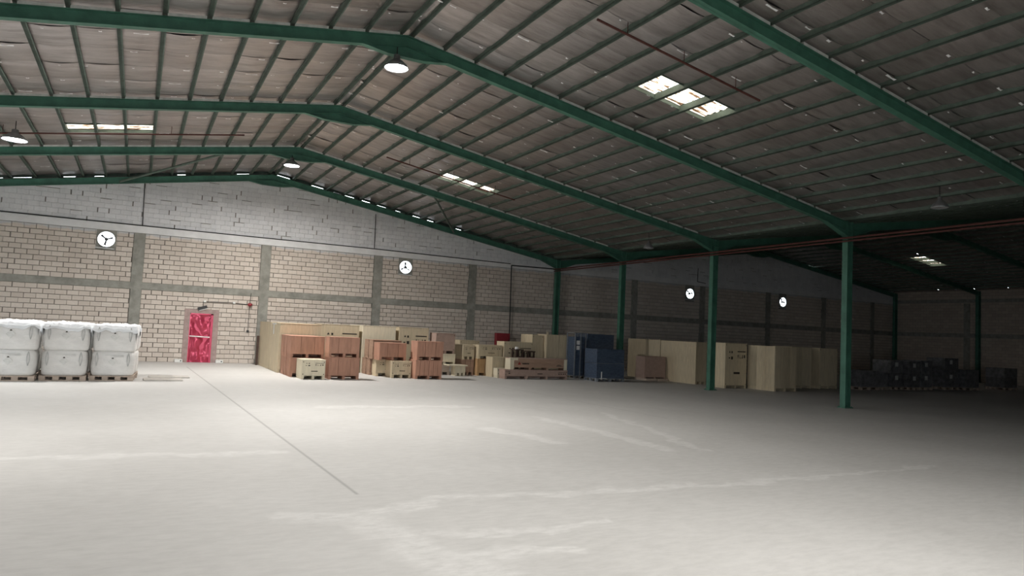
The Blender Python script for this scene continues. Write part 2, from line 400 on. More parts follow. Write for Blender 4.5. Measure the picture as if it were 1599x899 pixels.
# steel plates around the fan openings
for x, z in FANS:
    mb = MB(); k = 48; ch = (Z2-Z1)/10
    zlo = Z1+ch*math.floor((z-FH+.01-Z1)/ch); zhi = min(Z2, Z1+ch*math.ceil((z+FH-.01-Z1)/ch))
    ring = []
    for i in range(k):
        t = 2*math.pi*i/k; c, s = math.cos(t), math.sin(t); q = min(FH/max(abs(c), 1e-6), ((zhi-z) if s > 0 else (z-zlo))/max(abs(s), 1e-6))
        ring.append(((x+.31*c, z+.31*s), (x+q*c, z+q*s)))
    for i in range(k):
        (a, b), (c, d) = ring[i], ring[(i+1) % k]
        mb.poly([(a[0], YB, a[1]), (c[0], YB, c[1]), (d[0], YB, d[1]), (b[0], YB, b[1])])
        mb.poly([(a[0], YB+.2, a[1]), (a[0], YB, a[1]), (c[0], YB, c[1]), (c[0], YB+.2, c[1])])
        mb.poly([(c[0], YB+.2, c[1]), (d[0], YB+.2, d[1]), (b[0], YB+.2, b[1]), (a[0], YB+.2, a[1])])
    mb.build('fan_collar', M['concrete'], wall)
# ragged plaster patch round the red door
mb = MB(); mb.box(JAMB[0], DOOR[0], YB-.01, YB+.06, 0, JAMB[3]); mb.box(DOOR[1], JAMB[1], YB-.01, YB+.06, 0, JAMB[3]); mb.box(DOOR[0], DOOR[1], YB-.01, YB+.06, DOOR[3], JAMB[3])
mb.build('door_surround', M['jamb'], wall)

# ---- other walls (out of view or far): left wall and front wall with the open doors, right wall
mb = MB()
def wall_doors(mb, axis, c0, c1, a, b, doors, h):
    cur = a
    for d0, d1, dh in sorted(doors):
        for s0, s1, z0, z1 in ((cur, d0, 0, h), (d0, d1, dh, h)):
            if s1 > s0: mb.box(c0, c1, s0, s1, z0, z1) if axis == 'x' else mb.box(s0, s1, c0, c1, z0, z1)
        cur = d1
    mb.box(c0, c1, cur, b, 0, h) if axis == 'x' else mb.box(cur, b, c0, c1, 0, h)
wall_doors(mb, 'x', XL-.2, XL, YF, YB+.2, LEFT_DOORS, 6.3)
o = mb.build('wall_left', M['brickfar']); struct(o, 'block side wall with an open loading door behind the white bags side')
mb = MB(); wall_doors(mb, 'y', YF-.2, YF, XL, XRW, FRONT_DOORS, 6.2); gable(mb, XL, XRW, 6.2 if False else 6.0, .2, YF-.2, YF)
o = mb.build('wall_front', M['brickfar']); struct(o, 'block front wall with an open loading door opposite the gable wall')
wr = MB().box(XRW, XRW+.2, YF, YB+.2, 0, 6.3).build('wall_right', M['brickfar']); struct(wr, 'dark block side wall of the far bay')
for z0, z1 in ((Z0, Z1), (Z2+.05, Z3)): MB().box(XRW-.03, XRW+.02, YF, YB, z0, z1).build('tie_beam', M['concrete'], wr)
for y in (27.8, 21.8, 15.8, 9.8): MB().box(XRW-.04, XRW+.02, y-.2, y+.2, 0, Z2).build('pilaster', M['concrete'], wr)

# ---- roof: outer sheet with rooflight openings, purlins, foil insulation strips, torn foil seams
PS = .79
SLOPES = [(R1, -1, XL, 1), (R1, 1, XV, 1), (R2X, -1, XV+.002, 2), (R2X, 1, XRW, 2)]
RL = [(1, 12.1, 13.1, 6), (1, 24.4, 25.4, 6), (0, 24.3, 25.3, 6), (3, 25.0, 25.9, 6)]    # slope index, y0, y1, first purlin gap
def pur_x(si, k): r, s, e, bay = SLOPES[si]; return r+s*(.135+PS*k)
def pur_n(si): r, s, e, bay = SLOPES[si]; return int((abs(e-r)-.135-.15)/PS)+1
INS, OUT = .075, .26
roof = None; mb = MB()
def seg(mb, xa, xb, ya, yb, dz):
    za, zb = ztop(xa)+dz, ztop(xb)+dz
    if xa > xb: xa, xb, za, zb = xb, xa, zb, za
    mb.prism_y([(xa, za), (xb, zb), (xb, zb+.02), (xa, za+.02)], ya, yb)
Y_A, Y_B = YF-.2, YB+.25
for si, (r, s, e, bay) in enumerate(SLOPES):
    eo = e+s*.25 if abs(e-XV) > 1 else e
    hs = sorted((y0, y1, pur_x(si, g), pur_x(si, g+3)) for i, y0, y1, g in RL if i == si)
    cur = Y_A
    for y0, y1, xa, xb in hs:
        seg(mb, r, eo, cur, y0, OUT); seg(mb, r, xa, y0, y1, OUT); seg(mb, xb, eo, y0, y1, OUT); cur = y1
    seg(mb, r, eo, cur, Y_B, OUT)
roof = mb.build('ceiling', M['sheet']); struct(roof, 'pitched steel roof lined with crinkled silver foil insulation over green purlins')
pm = None
for si in range(4):
    for k in range(pur_n(si)):
        x = pur_x(si, k)
        if pm is None:
            mb = MB(); mb.box(-.035, .035, YF, YB+.2, 0, .16); mb.box(-.035, .06, YF, YB+.2, 0, .012)
            o = mb.build('purlin', M['purlin']); pm = o.data
        else: o = bpy.data.objects.new('purlin', pm); C.objects.link(o)
        o.parent = roof; o.location = (x, 0, ztop(x))
# insulation strips
def edges(si):
    marks = [YF]+[v for i, y0, y1, g in RL if i == si for v in (y0, y1)]+[YB+.02]; out = []
    for a, b in zip(sorted(marks), sorted(marks)[1:]):
        n = max(1, round((b-a)/1.15)); out += [(a+(b-a)*i/n, a+(b-a)*(i+1)/n) for i in range(n)]
    return out
fk = MB()
for si, (r, s, e, bay) in enumerate(SLOPES):
    xs = [r]+[pur_x(si, k) for k in range(pur_n(si))]+[e]; hol = {(round(y0, 2)): g for i, y0, y1, g in RL if i == si}
    for ya, yb in edges(si):
        mb = MB(); g = hol.get(round(ya, 2)); NY = 5
        cols = []
        for i, (xa, xb) in enumerate(zip(xs, xs[1:])):
            if g is not None and g+1 <= i < g+4: continue
            sag = random.uniform(.01, .045) if yb < YB-.1 else -.03; n0 = len(mb.v); NX = 4
            for q in range(NX+1):
                t = q/NX; x = xa+(xb-xa)*t
                for j in range(NY+1):
                    u = j/NY; edge = .03*(abs(2*u-1)**6)
                    wob = .018*noise.noise(Vector((x*1.7, (ya+(yb-ya)*u)*4, si*9)))*math.sin(math.pi*t)
                    mb.v.append((x, ya+.004+(yb-ya-.008)*u, ztop(x)+INS-sag*math.sin(math.pi*t)+edge+wob))
            for q in range(NX):
                for j in range(NY):
                    a = n0+q*(NY+1)+j; mb.f.append((a, a+1, a+NY+2, a+NY+1))
            # torn bright foil along the seam
            if random.random() < .8 and (g is None):
                x0 = random.uniform(min(xa, xb), max(xa, xb)-.15); ln = random.choice((.04, .06, .09, .14, .28)); x1 = min(x0+ln, max(xa, xb)-.02)
                if x1 > x0+.02:
                    z = lambda x: ztop(x)+INS-sag-.012; d = random.uniform(.012, .028); xm = (x0+x1)/2
                    fk.poly([(x0, ya-d, z(x0)), (xm, ya-d*random.uniform(.4, 1.3), z(xm)-.012), (x1, ya-d, z(x1)), (x1, ya+d, z(x1)-.01), (x0, ya+d, z(x0)-.006)])
        mb.build('insulation_strip', M['foil'], roof, smooth=True)
o = fk.build('torn_foil_edges', M['flake'], roof); o['kind'] = 'stuff'
# rooflights
for n, (si, y0, y1, g) in enumerate(RL):
    wd = None
    win = struct(thing('window_%d' % (n+1), 'x', 'x', (pur_x(si, g+1), (y0+y1)/2, ztop(pur_x(si, g+1))+OUT)),
                 ['corrugated rooflight of three panes in the slope over the columns, far from the gable wall', 'corrugated rooflight of three panes in the slope over the crates, near the gable wall',
                  'corrugated rooflight of three panes in the slope over the white bags', 'corrugated rooflight of three panes in the far dark bay'][n]); del win['category']
    for k in range(3):
        xa, xb = sorted((pur_x(si, g+k), pur_x(si, g+k+1))); mb = MB(); NY = 26
        for q in range(2):
            x = (xa+.02, xb-.02)[q]
            for j in range(NY+1): mb.v.append((x, y0-.04+(y1-y0+.08)*j/NY, ztop(x)+INS+.10+.018*math.sin(j*math.pi/2.6)))
        mb.f = [(j, j+1, NY+2+j, NY+1+j) for j in range(NY)]
        mb.build('pane', M['rooflight'], win, smooth=True)
    mb = MB()
    xa, xb = sorted((pur_x(si, g), pur_x(si, g+3)))
    for yy in (y0-.015, y1): mb.prism_y([(xa, ztop(xa)+INS-.02), (xb, ztop(xb)+INS-.02), (xb, ztop(xb)+INS+.06), (xa, ztop(xa)+INS+.06)], yy, yy+.015)
    mb.build('opening_frame', M['purlin'], win)
    xm = (xa+xb)/2; sl = math.atan((ztop(xb)-ztop(xa))/(xb-xa))
    portal('rooflight_daylight', (xm, (y0+y1)/2, ztop(xm)+OUT+.15), (0, -sl, 0), xb-xa, y1-y0)
# gable closure strips with gaps that let daylight slivers through
for si in range(4):
    xs = sorted([SLOPES[si][0]]+[pur_x(si, k) for k in range(pur_n(si))]+[SLOPES[si][2]])
    for a, b in zip(xs, xs[1:]):
        if b-a < .3: gap = 0
        else:
            lit = (si == 1 and a < 17 and random.random() < .6) or (si == 0 and a > -6 and random.random() < .5) or (si == 3 and 36.5 < a < 41 and random.random() < .8)
            gap = random.uniform(.012, .03) if lit else 0
        m0, m1 = (a+random.uniform(.04, .4), b-random.uniform(.04, .3)) if gap else (a, a)
        mb = MB(); zA = lambda x: ztop(x)-.02; zT = lambda x: ztop(x)+OUT; zs = lambda x: ztop(x)+.03
        for p, q, g2 in ((a, m0, 0), (m0, m1, gap), (m1, b, 0)):
            if q-p < .005: continue
            if not g2: mb.prism_y([(p, zA(p)), (q, zA(q)), (q, zT(q)), (p, zT(p))], YB+.08, YB+.14)
            else:
                mb.prism_y([(p, zA(p)), (q, zA(q)), (q, zs(q)), (p, zs(p))], YB+.08, YB+.14)
                mb.prism_y([(p, zs(p)+g2), (q, zs(q)+g2), (q, zT(q)), (p, zT(p))], YB+.08, YB+.14)
        mb.build('gable_closure', M['purlin'], roof)
mb = MB(); mb.prism_y([(XV-.2, ztop(XV)+.0), (XV+.2, ztop(XV)+.0), (XV+.2, ztop(XV)+.4), (XV-.2, ztop(XV)+.4)], YF, YB+.05)
o = mb.build('valley_gutter', M['purlin'], roof)

# ================================================================ STEEL FRAMES
RD = .26; RO = .06                                      # rafter depth, and how far its top lies under the purlins
def ibeam(mb, pa, pb, y, d0=RD, d1=RD):
    (xa, za), (xb, zb) = pa, pb; t = .016
    mb.prism_y([(xa, za-d0), (xb, zb-d1), (xb, zb), (xa, za)], y-.008, y+.008)
    mb.prism_y([(xa, za-t), (xb, zb-t), (xb, zb), (xa, za)], y-.08, y+.08)
    mb.prism_y([(xa, za-d0), (xb, zb-d1), (xb, zb-d1+t), (xa, za-d0+t)], y-.08, y+.08)
def haunch(mb, x0, x1, y, low, inner):                   # deep plate under a ridge
    xm = (x0+x1)/2; zb = lambda x: ztop(x)-RO-RD
    mb.prism_y([(x0, zb(x0)+.02), (xm-inner, low), (xm+inner, low), (x1, zb(x1)+.02), (xm, ztop(xm)-RO-.05)], y-.009, y+.009)
    for a, b in (((x0, zb(x0)), (xm-inner, low)), ((xm-inner, low), (xm+inner, low)), ((xm+inner, low), (x1, zb(x1)))):
        mb.prism_y([a, b, (b[0], b[1]+.016), (a[0], a[1]+.016)], y-.08, y+.08)
def column(mb, x, y, h):
    mb.box(x-.13, x-.115, y-.1, y+.1, .02, h); mb.box(x+.115, x+.13, y-.1, y+.1, .02, h); mb.box(x-.115, x+.115, y-.006, y+.006, .02, h)
FL = ['green steel portal frame set against the block gable wall', 'second green steel portal frame from the gable wall, small lit lamp under its ridge',
      'third green steel portal frame from the gable wall', 'fourth green steel portal frame from the gable wall, bright lamp at its ridge',
      'fifth green steel portal frame from the gable wall', 'sixth green steel portal frame from the gable wall', 'seventh green steel portal frame from the gable wall']
for k in range(7):
    y = YB-.15 if k == 0 else YB-.03-6*k
    if k == 0: y = YB-.16
    fr = thing('portal_frame', FL[k], 'steel frame', (XV, y, 0), 'steel portal frames')
    for xa, xb in ((XL+.05, R1), (R1, XV), (XV+.003, R2X), (R2X, XRW-.05)):
        mb = MB(); dzk = .065 if k == 0 else RO; ibeam(mb, (xa, ztop(xa)-dzk), (xb, ztop(xb)-dzk), y); mb.build('rafter', M['green'], fr)
    if 1 <= k <= 4:
        for si in (0, 1):
            xs = [SLOPES[si][0]]+[pur_x(si, q) for q in range(pur_n(si))]
            for q, (xa, xb) in enumerate(zip(xs, xs[1:])):
                xa, xb = sorted((xa, xb))
                if xb-xa < .3: continue
                mb = MB(); mb.prism_y([(xa+.05, ztop(xa+.05)-RO), (xb-.05, ztop(xb-.05)-RO), (xb-.05, ztop(xb-.05)), (xa+.05, ztop(xa+.05))], y-.08, y-.05)
                mb.build('packing_strip', M['strip'], fr)
    for xr in (R1, R2X):
        mb = MB(); haunch(mb, xr-1.0, xr+1.0, y, ztop(xr)-.57, .42); mb.build('ridge_haunch', M['green'], fr)
    for x in (XL+.16, XV, XRW-.2):
        mb = MB(); column(mb, x, y, ztop(x)-.03); mb.build('column', M['green'], fr)
        mb = MB(); mb.box(x-.2, x+.2, y-.15, y+.15, 0, .025)
        for bx in (-.16, .16):
            for by in (-.11, .11): mb.tube((x+bx, y+by, .02), (x+bx, y+by, .06), .015, 8)
        mb.build('base_plate', M['green'], fr)
    for s, x in ((-1, XV-.13), (1, XV+.13)):
        mb = MB(); zb = lambda x: ztop(x)-RO-RD; x2 = x+s*1.0
        mb.prism_y([(x, zb(x)-.22), (x2, zb(x2)), (x2, zb(x2)+.03), (x, zb(x)+.03)], y-.009, y+.009)
        mb.prism_y([(x, zb(x)-.22), (x2, zb(x2)), (x2, zb(x2)+.016), (x, zb(x)-.204)], y-.1, y+.1)
        mb.build('knee_haunch', M['green'], fr)
# roof bracing rods between the gable frame and the next one
for (xa, xb, lb) in ((10.5, 13.9, 'green diagonal roof brace over the crates by the gable'), (2.3, -1.0, 'green diagonal roof brace over the red door by the gable')):
    o = MB().tube((xa, YB-6, ztop(xa)-.3), (xb, YB-.2, ztop(xb)-.25), .045, 8).build('roof_brace', M['purlin']); recenter(o); tag(o, lb, 'steel brace')

# ================================================================ PIPES, CABLES
def pipe(name, pts, r, mat, label, cat, group=None, hang=None):
    root = thing(name, label, cat, pts[0], group)
    MB().path(pts, r, 8).build('run', mat, root)
    if hang:
        for x, y, z0, z1 in hang: MB().tube((x, y, z0), (x, y, z1), .008, 6).build('hanger', mat, root)
    return root
pipe('sprinkler_main', [(19.82, 9, 5.42), (19.82, 32.6, 5.42)], .035, M['redpipe'], 'upper red-brown pipe running along the valley columns', 'pipe', 'pipes along the valley',)
pipe('sprinkler_main', [(19.82, 9, 5.32), (19.82, 32.6, 5.32)], .03, M['redpipe'], 'lower red-brown pipe running along the valley columns', 'pipe', 'pipes along the valley')
def branch(x0, x1, y, dz, label):
    n = 3; hg = [(x, y, ztop(x)+dz, ztop(x)+.05) for x in [x0+(x1-x0)*(i+.5)/n for i in range(n)]]
    pipe('branch_pipe', [(x0, y, ztop(x0)+dz), (x1, y, ztop(x1)+dz)], .025, M['redpipe'], label, 'pipe', 'roof branch pipes', hg)
branch(7.35, 11.7, 10.9, -.2, 'thin red-brown branch pipe beside the rooflight far from the gable wall')
branch(7.4, 12.6, 23.9, -.25, 'thin red-brown branch pipe beside the rooflight over the crates')
branch(2.7, -10.2, 24.4, -.2, 'thin red-brown branch pipe above the white bags, beside a lit lamp')
zc = 5.615
for xa, xb, za, zb2, lb in ((-10, 17.3, zc, zc, 'black cable clipped along the limewashed beam'), ):
    pts = [(-10, YB-.02, zc+.06), (-.05, YB-.05, zc+.01), (4.3, YB-.05, zc), (9.85, YB-.05, zc), (17.3, YB-.06, zc-.08)]
    pipe('wall_cable', pts, .022, M['darkcable'], lb, 'cable')
pipe('wall_conduit', [(-.06, YB-.04, zc+.03), (-.1, YB-.04, 7.4)], .016, M['darkcable'], 'thin dark conduit rising to the roof above the pilaster behind the white bags', 'conduit')
pipe('wall_conduit', [(9.86, YB-.04, zc+.03), (9.84, YB-.04, 7.3)], .016, M['darkcable'], 'thin dark conduit rising to the roof near the fan above the crates', 'conduit')
pipe('wall_pipe', [(20.0, YB-.1, 5.48), (17.35, YB-.1, 5.45), (17.45, YB-.08, 0)], .03, M['darkcable'], 'dark downpipe bending off the gable column down the block wall', 'pipe')
pipe('wall_conduit', [(30.45, YB-.05, 6.4), (30.42, YB-.05, 5.56), (31.1, YB-.05, 5.5)], .02, M['darkcable'], 'dark bent conduit above the fan in the far bay', 'conduit')
# door alarm cable with junction boxes
r = thing('alarm_cable', 'thin dark cable with small white boxes between the red door and the crates', 'cable', (4.38, YB, 1.3))
MB().path([(2.55, YB-.03, 2.62), (3.7, YB-.03, 2.63), (4.37, YB-.03, 2.58), (4.4, YB-.03, 3.1)], .012, 6).build('run', M['darkcable'], r)
MB().path([(4.37, YB-.03, 2.58), (4.36, YB-.03, 1.4)], .01, 6).build('drop', M['darkcable'], r)
for x, z in ((2.54, 2.63), (3.72, 2.64)): MB().bevel_box(x-.05, x+.05, YB-.06, YB, z-.045, z+.045, .01).build('junction_box', M['white'], r)
MB().lathe([(.001, -.09), (.06, -.08), (.1, -.03), (.1, .02), (.05, .06), (.001, .07)], 14, (4.37, YB-.08, 2.6)).build('bell', M['darkred'], r, smooth=True)
MB().bevel_box(4.31, 4.41, YB-.05, YB, 1.36, 1.46, .01).build('switch_box', M['fanblack'], r)

# ================================================================ RED DOOR
dr = thing('door_1', 'x', 'x', ((DOOR[0]+DOOR[1])/2, YB+.08, 0)); del dr['category']; struct(dr, 'dented glossy crimson steel exit door with a bright push bar')
mb = MB(); x0, x1, zt = DOOR[0], DOOR[1], DOOR[3]
NXg, NZg = 24, 54
for j in range(NZg+1):
    for i in range(NXg+1):
        x = x0+.03+(x1-x0-.12)*i/NXg; z = .01+(zt-.06)*j/NZg; e = min(i, NXg-i, j, NZg-j)
        d = .075*noise.noise(Vector((x*3.2, z*2.2, 4.2)))+.03*noise.noise(Vector((x*6, z*5, 1.7))); mb.v.append((x, YB+.06+d*min(1, e/3), z))
for j in range(NZg):
    for i in range(NXg): a = j*(NXg+1)+i; mb.f.append((a, a+1, a+NXg+2, a+NXg+1))
mb.build('door_leaf', M['reddoor'], dr, smooth=True)
mb = MB(); mb.box(x0, x0+.03, YB-.015, YB+.1, 0, zt); mb.box(x1-.09, x1, YB-.015, YB+.1, 0, zt); mb.box(x0, x1, YB-.015, YB+.1, zt-.05, zt)
mb.build('door_frame', M['reddoor'], dr)
mb = MB(); mb.box(x0+.03, x1-.03, YB+.09, YB+.12, 0, zt); mb.build('door_back', M['reddoor'], dr)
pb = MB().tube((x0+.03, YB-.03, 1.12), (x1-.1, YB-.03, 1.09), .028, 10).build('push_bar', M['chrome'], dr)
mb = MB(); mb.box(x0+.03, x0+.09, YB-.05, YB+.05, 1.05, 1.2); mb.box(x1-.15, x1-.1, YB-.045, YB+.05, 1.05, 1.15); mb.build('bar_bracket', M['chrome'], pb)
# tilted exit sign
sg = thing('exit_sign', 'small dark sign hanging crooked above the red door', 'sign', (2.48, YB-.04, 2.28)); sg.rotation_euler = (0, math.radians(-18), 0)
mb = MB().box(-.19, .19, -.03, .03, .0, .13).build('housing', M['fanblack'], sg, local=True)
MB().box(-.16, .19, -.032, .02, -.022, 0).build('lamp_strip', M['white'], sg, local=True)
MB().tube((.05, 0, .12), (.1, .02, .34), .006, 6).build('cable', M['darkcable'], sg, local=True)
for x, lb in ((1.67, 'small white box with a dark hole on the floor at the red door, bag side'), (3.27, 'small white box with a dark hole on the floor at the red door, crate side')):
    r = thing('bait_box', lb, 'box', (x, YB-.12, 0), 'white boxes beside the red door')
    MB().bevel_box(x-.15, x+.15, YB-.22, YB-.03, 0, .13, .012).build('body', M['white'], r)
    MB().tube((x+.08, YB-.225, .07), (x+.08, YB-.215, .07), .028, 12).build('painted_hole', M['fanblack'], r)  # flat black disc, the shade of the entry hole painted on

# ================================================================ WALL FANS
FLB = ['round exhaust fan in the block wall above the white bags', 'round exhaust fan in the block wall above the wooden crates',
       'round exhaust fan in the far bay wall nearer the green columns', 'round exhaust fan in the far bay wall nearer the dark corner']
for i, (x, z) in enumerate(FANS):
    f = thing('exhaust_fan', FLB[i], 'fan', (x, YB, z-.36), 'wall exhaust fans')
    mb = MB(); k = 32
    for a, b, y0, y1 in ((.305, .325, YB-.05, YB+.12),):
        for j in range(k):
            t, u = 2*math.pi*j/k, 2*math.pi*(j+1)/k; P = lambda r_, t_, y_: (x+r_*math.cos(t_), y_, z+r_*math.sin(t_))
            mb.poly([P(a, t, y0), P(a, u, y0), P(b, u, y0), P(b, t, y0)]); mb.poly([P(b, t, y0), P(b, u, y0), P(b, u, y1), P(b, t, y1)]); mb.poly([P(a, u, y0), P(a, t, y0), P(a, t, y1), P(a, u, y1)])
    mb.build('ring', M['fanwhite'], f)
    hub = MB().tube((x, YB-.02, z), (x, YB+.1, z), .07, 14).build('hub', M['fanblack'], f)
    rot = [.35, 1.57, .2, 2.0][i]
    for j in range(3):
        t = rot+j*2*math.pi/3; c, s = math.cos(t), math.sin(t); mb = MB()
        P = lambda r_, o_, y_: (x+r_*c-o_*s, y_, z+r_*s+o_*c)
        A = [P(.05, -.025, YB+.02), P(.25, -.05, YB+.0), P(.26, .05, YB+.06), P(.05, .025, YB+.05)]
        mb.poly(A); mb.poly([(p[0], p[1]+.006, p[2]) for p in reversed(A)]); mb.build('blade', M['fanblack'], f)
    mb = MB(); mb.prism_y([(x-.38, z-.38), (x+.3, z-.40), (x+.3, z-.37), (x-.38, z-.35)], YB-.14, YB); mb.build('ledge', M['fanwhite'], f)

# ================================================================ LAMPS
def lamp(x, y, z, lit, label, dia=.56, hang=None, watts=LAMP_WATTS, spread=150, off=None):
    nm = lambda n: '%s_%s_offscreen' % (off, n) if off else n
    r = thing(nm('high_bay_lamp'), label, 'lamp', (x, y, z), 'high bay lamps'); k = dia/2
    MB().lathe([(k, 0), (k*1.02, .02), (k*.9, .07), (k*.55, .16), (k*.3, .2), (k*.26, .3), (.001, .31)], 24, (x, y, z)).build('shade', M['lampshell'], r, smooth=True)
    MB().lathe([(.001, .015), (k*.96, .012)], 24, (x, y, z)).build(nm('lens'), M['lamplens'] if lit else M['lampoff'], r)
    if lit:
        l = bpy.data.lights.new(nm('lamp_glow'), 'AREA'); l.shape = 'DISK'; l.size = dia*.9; l.energy = watts; l.color = (1, .965, .92); l.spread = math.radians(spread)
        lo = bpy.data.objects.new(nm('lamp_glow'), l); C.objects.link(lo); lo.parent = r; lo.location = (0, 0, -.012)
    MB().tube((x, y, z+.3), (x, y, hang or ztop(x)+.1), .012, 6).build('hanger', M['darkcable'], r)
lamp(4.67, 14.75, 7.62, True, 'large lit lamp hung at the ridge of the fourth frame', .52, 8.1, 470, 160)
lamp(-3.4, 24.0, 6.68, True, 'lit lamp hung beside the rooflight over the white bags', .62, None, 250)
lamp(4.68, 26.75, 7.7, True, 'small lit lamp hung at the ridge of the second frame', .56, 8.1, 700, 172)
lamp(4.67, 2.75, 7.62, True, 'large lit lamp hung at the ridge of the sixth frame', .52, 8.1, 470, 160, off='ridge')
lamp(-3.4, 12.0, 6.68, True, 'lit lamp hung in the bag-side slope under no rooflight, in mid hall', .62, None, 250, off='slope')
lamp(18.505, 11.0, 5.72, False, 'unlit grey lamp between the fourth and fifth frames, near the columns', .42)
lamp(18.505, 23.0, 5.65, False, 'unlit grey lamp between the second and third frames, near the columns', .42)

# ================================================================ CRATES
def mark_set(front, x0, x1, y, z0, z1, ink, cream=True):  # stencilled handling marks on a front panel
    W_, H_ = x1-x0, z1-z0; mb = MB(); e = y-.004
    def rect(a, b, c, d): mb.box(x0+W_*a, x0+W_*b, e, y, z0+H_*c, z0+H_*d)
    def tri(a, b, c, d): mb.prism_y([(x0+W_*a, z0+H_*c), (x0+W_*b, z0+H_*c), (x0+W_*(a+b)/2, z0+H_*d)], e, y)
    rect(.56, .94, .80, .825)                             # caption line over four pictograms
    for i in range(4):
        a = .56+.1*i
        if i == 0: tri(a, a+.06, .70, .745); rect(a+.02, a+.04, .65, .70)
        elif i == 1: rect(a, a+.06, .65, .665); rect(a, a+.012, .65, .735)
        elif i == 2: rect(a+.022, a+.05, .65, .735); rect(a, a+.05, .65, .675)
        else: rect(a, a+.055, .66, .735)
    tri(.17, .24, .78, .83); rect(.28, .33, .77, .82); rect(.16, .22, .64, .67); rect(.27, .35, .62, .69)
    rect(.40, .68, .27, .32)
    o = mb.build('stencil_marks', ink, front, local=True); o['kind'] = 'stuff'; o.data.transform(Matrix.Translation(-front.parent.location)); return o
def crate(name, label, x0, x1, y0, y1, z0, z1, style='cream', group='wooden crates in the pile', marks=False, skid=.125, planks=3, bolts=False, cat='crate'):
    mat = smat = M[style]
    r = thing(name, label, cat, ((x0+x1)/2, (y0+y1)/2, z0), group)
    t = .035; zb = z0+skid; zl = z1-.022
    if skid:
        n = 3 if x1-x0 < 1.6 else 4
        for i in range(n):
            c = x0+.05+(x1-x0-.1)*i/(n-1)
            MB().box(c-.045, c+.045, y0+.01, y1-.01, z0, zb).build('skid', smat if i == 0 else mat, r)
        MB().box(x0+.005, x1-.005, y1-.04, y1-.012, z0+.02, zb).build('back_rail', mat, r)
    MB().box(x0+t, x1-t, y0+t, y1-t, zb, zl).build('body', mat, r)
    if planks > 1:
        ws = [.3, .4, .3] if planks == 3 else [1/planks]*planks; c = x0
        for i, wd in enumerate(ws):
            d = c+(x1-x0)*wd
            fr = MB().bevel_box(c+.007, d-.007, y0+random.uniform(0, .004), y0+.02, zb, zl, .004).build('front_plank', mat, r); c = d
        nb = 2 if y1-y0 < .9 else 3
        for i in range(nb):
            a, b = y0+.02+(y1-y0-.02)*i/nb, y0+.02+(y1-y0-.02)*(i+1)/nb
            MB().box(x0, x0+.016, a+.004, b-.004, zb, zl).build('side_plank', smat, r)
            MB().box(x1-.016, x1, a+.004, b-.004, zb, zl).build('side_plank', mat, r)
        MB().box(x0+t, x1-t, y1-.016, y1, zb, zl).build('back_panel', mat, r)
    else:
        fr = MB().bevel_box(x0+.003, x1-.003, y0, y0+.016, zb-.005, zl, .003).build('front_panel', mat, r)
        MB().box(x0, x0+.016, y0+.018, y1, zb-.02, zl).build('side_panel', smat, r)
        MB().box(x1-.016, x1, y0+.018, y1, zb-.02, zl).build('side_panel', mat, r)
    MB().bevel_box(x0-.006, x1+.006, y0-.006, y1+.004, zl, z1, .004).build('lid', mat, r)
    if marks: mark_set(fr, x0, x1, y0, zb, zl, M['ink'])
    if bolts:
        mb = MB()
        for bx in (x0+.05, x1-.05):
            for bz in (zb+.05, zl-.06): mb.tube((bx, y0-.012, bz), (bx, y0+.002, bz), .016, 8)
        o = mb.build('bolt_heads', M['ink'], r); o['kind'] = 'stuff'
    return r
G = 'wooden crates in the pile'
# left block of the pile: brown crates two high, three deep
for y0, y1, row in ((25.5, 26.14, 'first'), (26.2, 26.7, 'second'), (26.75, 27.33, 'third')):
    z = .68
    crate('wooden_crate', 'red-brown crate at floor level, %s row behind the cream crate with stencils' % row, 4.85, 6.03, y0, y1, 0, z, 'brown', G)
    crate('wooden_crate', 'red-brown crate stacked on top, %s row behind the cream crate with stencils' % row, 4.83, 6.01, y0-.03 if row == 'first' else y0, y1, z, 1.44, 'brown', G)
crate('wooden_crate', 'cream plywood crate with stencils standing in front of the red-brown stack', 5.04, 5.84, 24.44, 25.34, 0, .67, 'creampale', G, marks=True, planks=1, bolts=True)
crate('wooden_crate', 'red-brown crate on the floor right beside the stencilled cream crate', 5.98, 7.06, 24.55, 25.25, 0, .77, 'brown', G)
crate('wooden_crate', 'red-brown crate on top of the one right beside the stencilled cream crate', 5.96, 7.04, 24.58, 25.2, .77, 1.47, 'brown', G)
# tall cream crates behind
crate('tall_crate', 'tall cream crate behind the red-brown stack, its plain side facing the red door', 4.76, 6.3, 27.4, 29.3, 0, 1.87, 'cream', G, planks=1)
crate('tall_crate', 'tall cream crate nearest the gable wall, beside the dark upright', 4.76, 6.3, 29.38, 32.2, 0, 1.88, 'cream', G, planks=1)
crate('tall_crate', 'tall cream crate with a pale end and stencils behind the red-brown pair', 6.4, 7.96, 28.0, 29.1, 0, 1.9, 'cream', G, marks=True, planks=1)
crate('tall_crate', 'tall yellowish cream crate standing between the two crate blocks', 8.1, 9.5, 28.0, 29.7, 0, 1.92, 'creampale', G, planks=1)
crate('tall_crate', 'tall cream crate with a pale end behind the upper brown pair', 9.64, 10.95, 28.0, 29.0, 0, 1.92, 'cream', G, planks=1, marks=True)
o = MB().box(4.62, 4.72, 31.9, 32.0, 0, 1.26).build('dark_upright', M['darkwood']); recenter(o); tag(o, 'narrow dark upright beside the tall crate at the gable wall', 'post')  # narrow upright box in one dark colour
o = MB(); o.box(4.738, 4.754, 28.2, 29.0, 1.80, 1.84); o.box(4.738, 4.754, 28.6, 28.68, 1.42, 1.80)
o = o.build('white_tee', M['paper']); recenter(o); tag(o, 'white T-shaped strip fixed to the side of the tall crate behind the stack', 'strip')
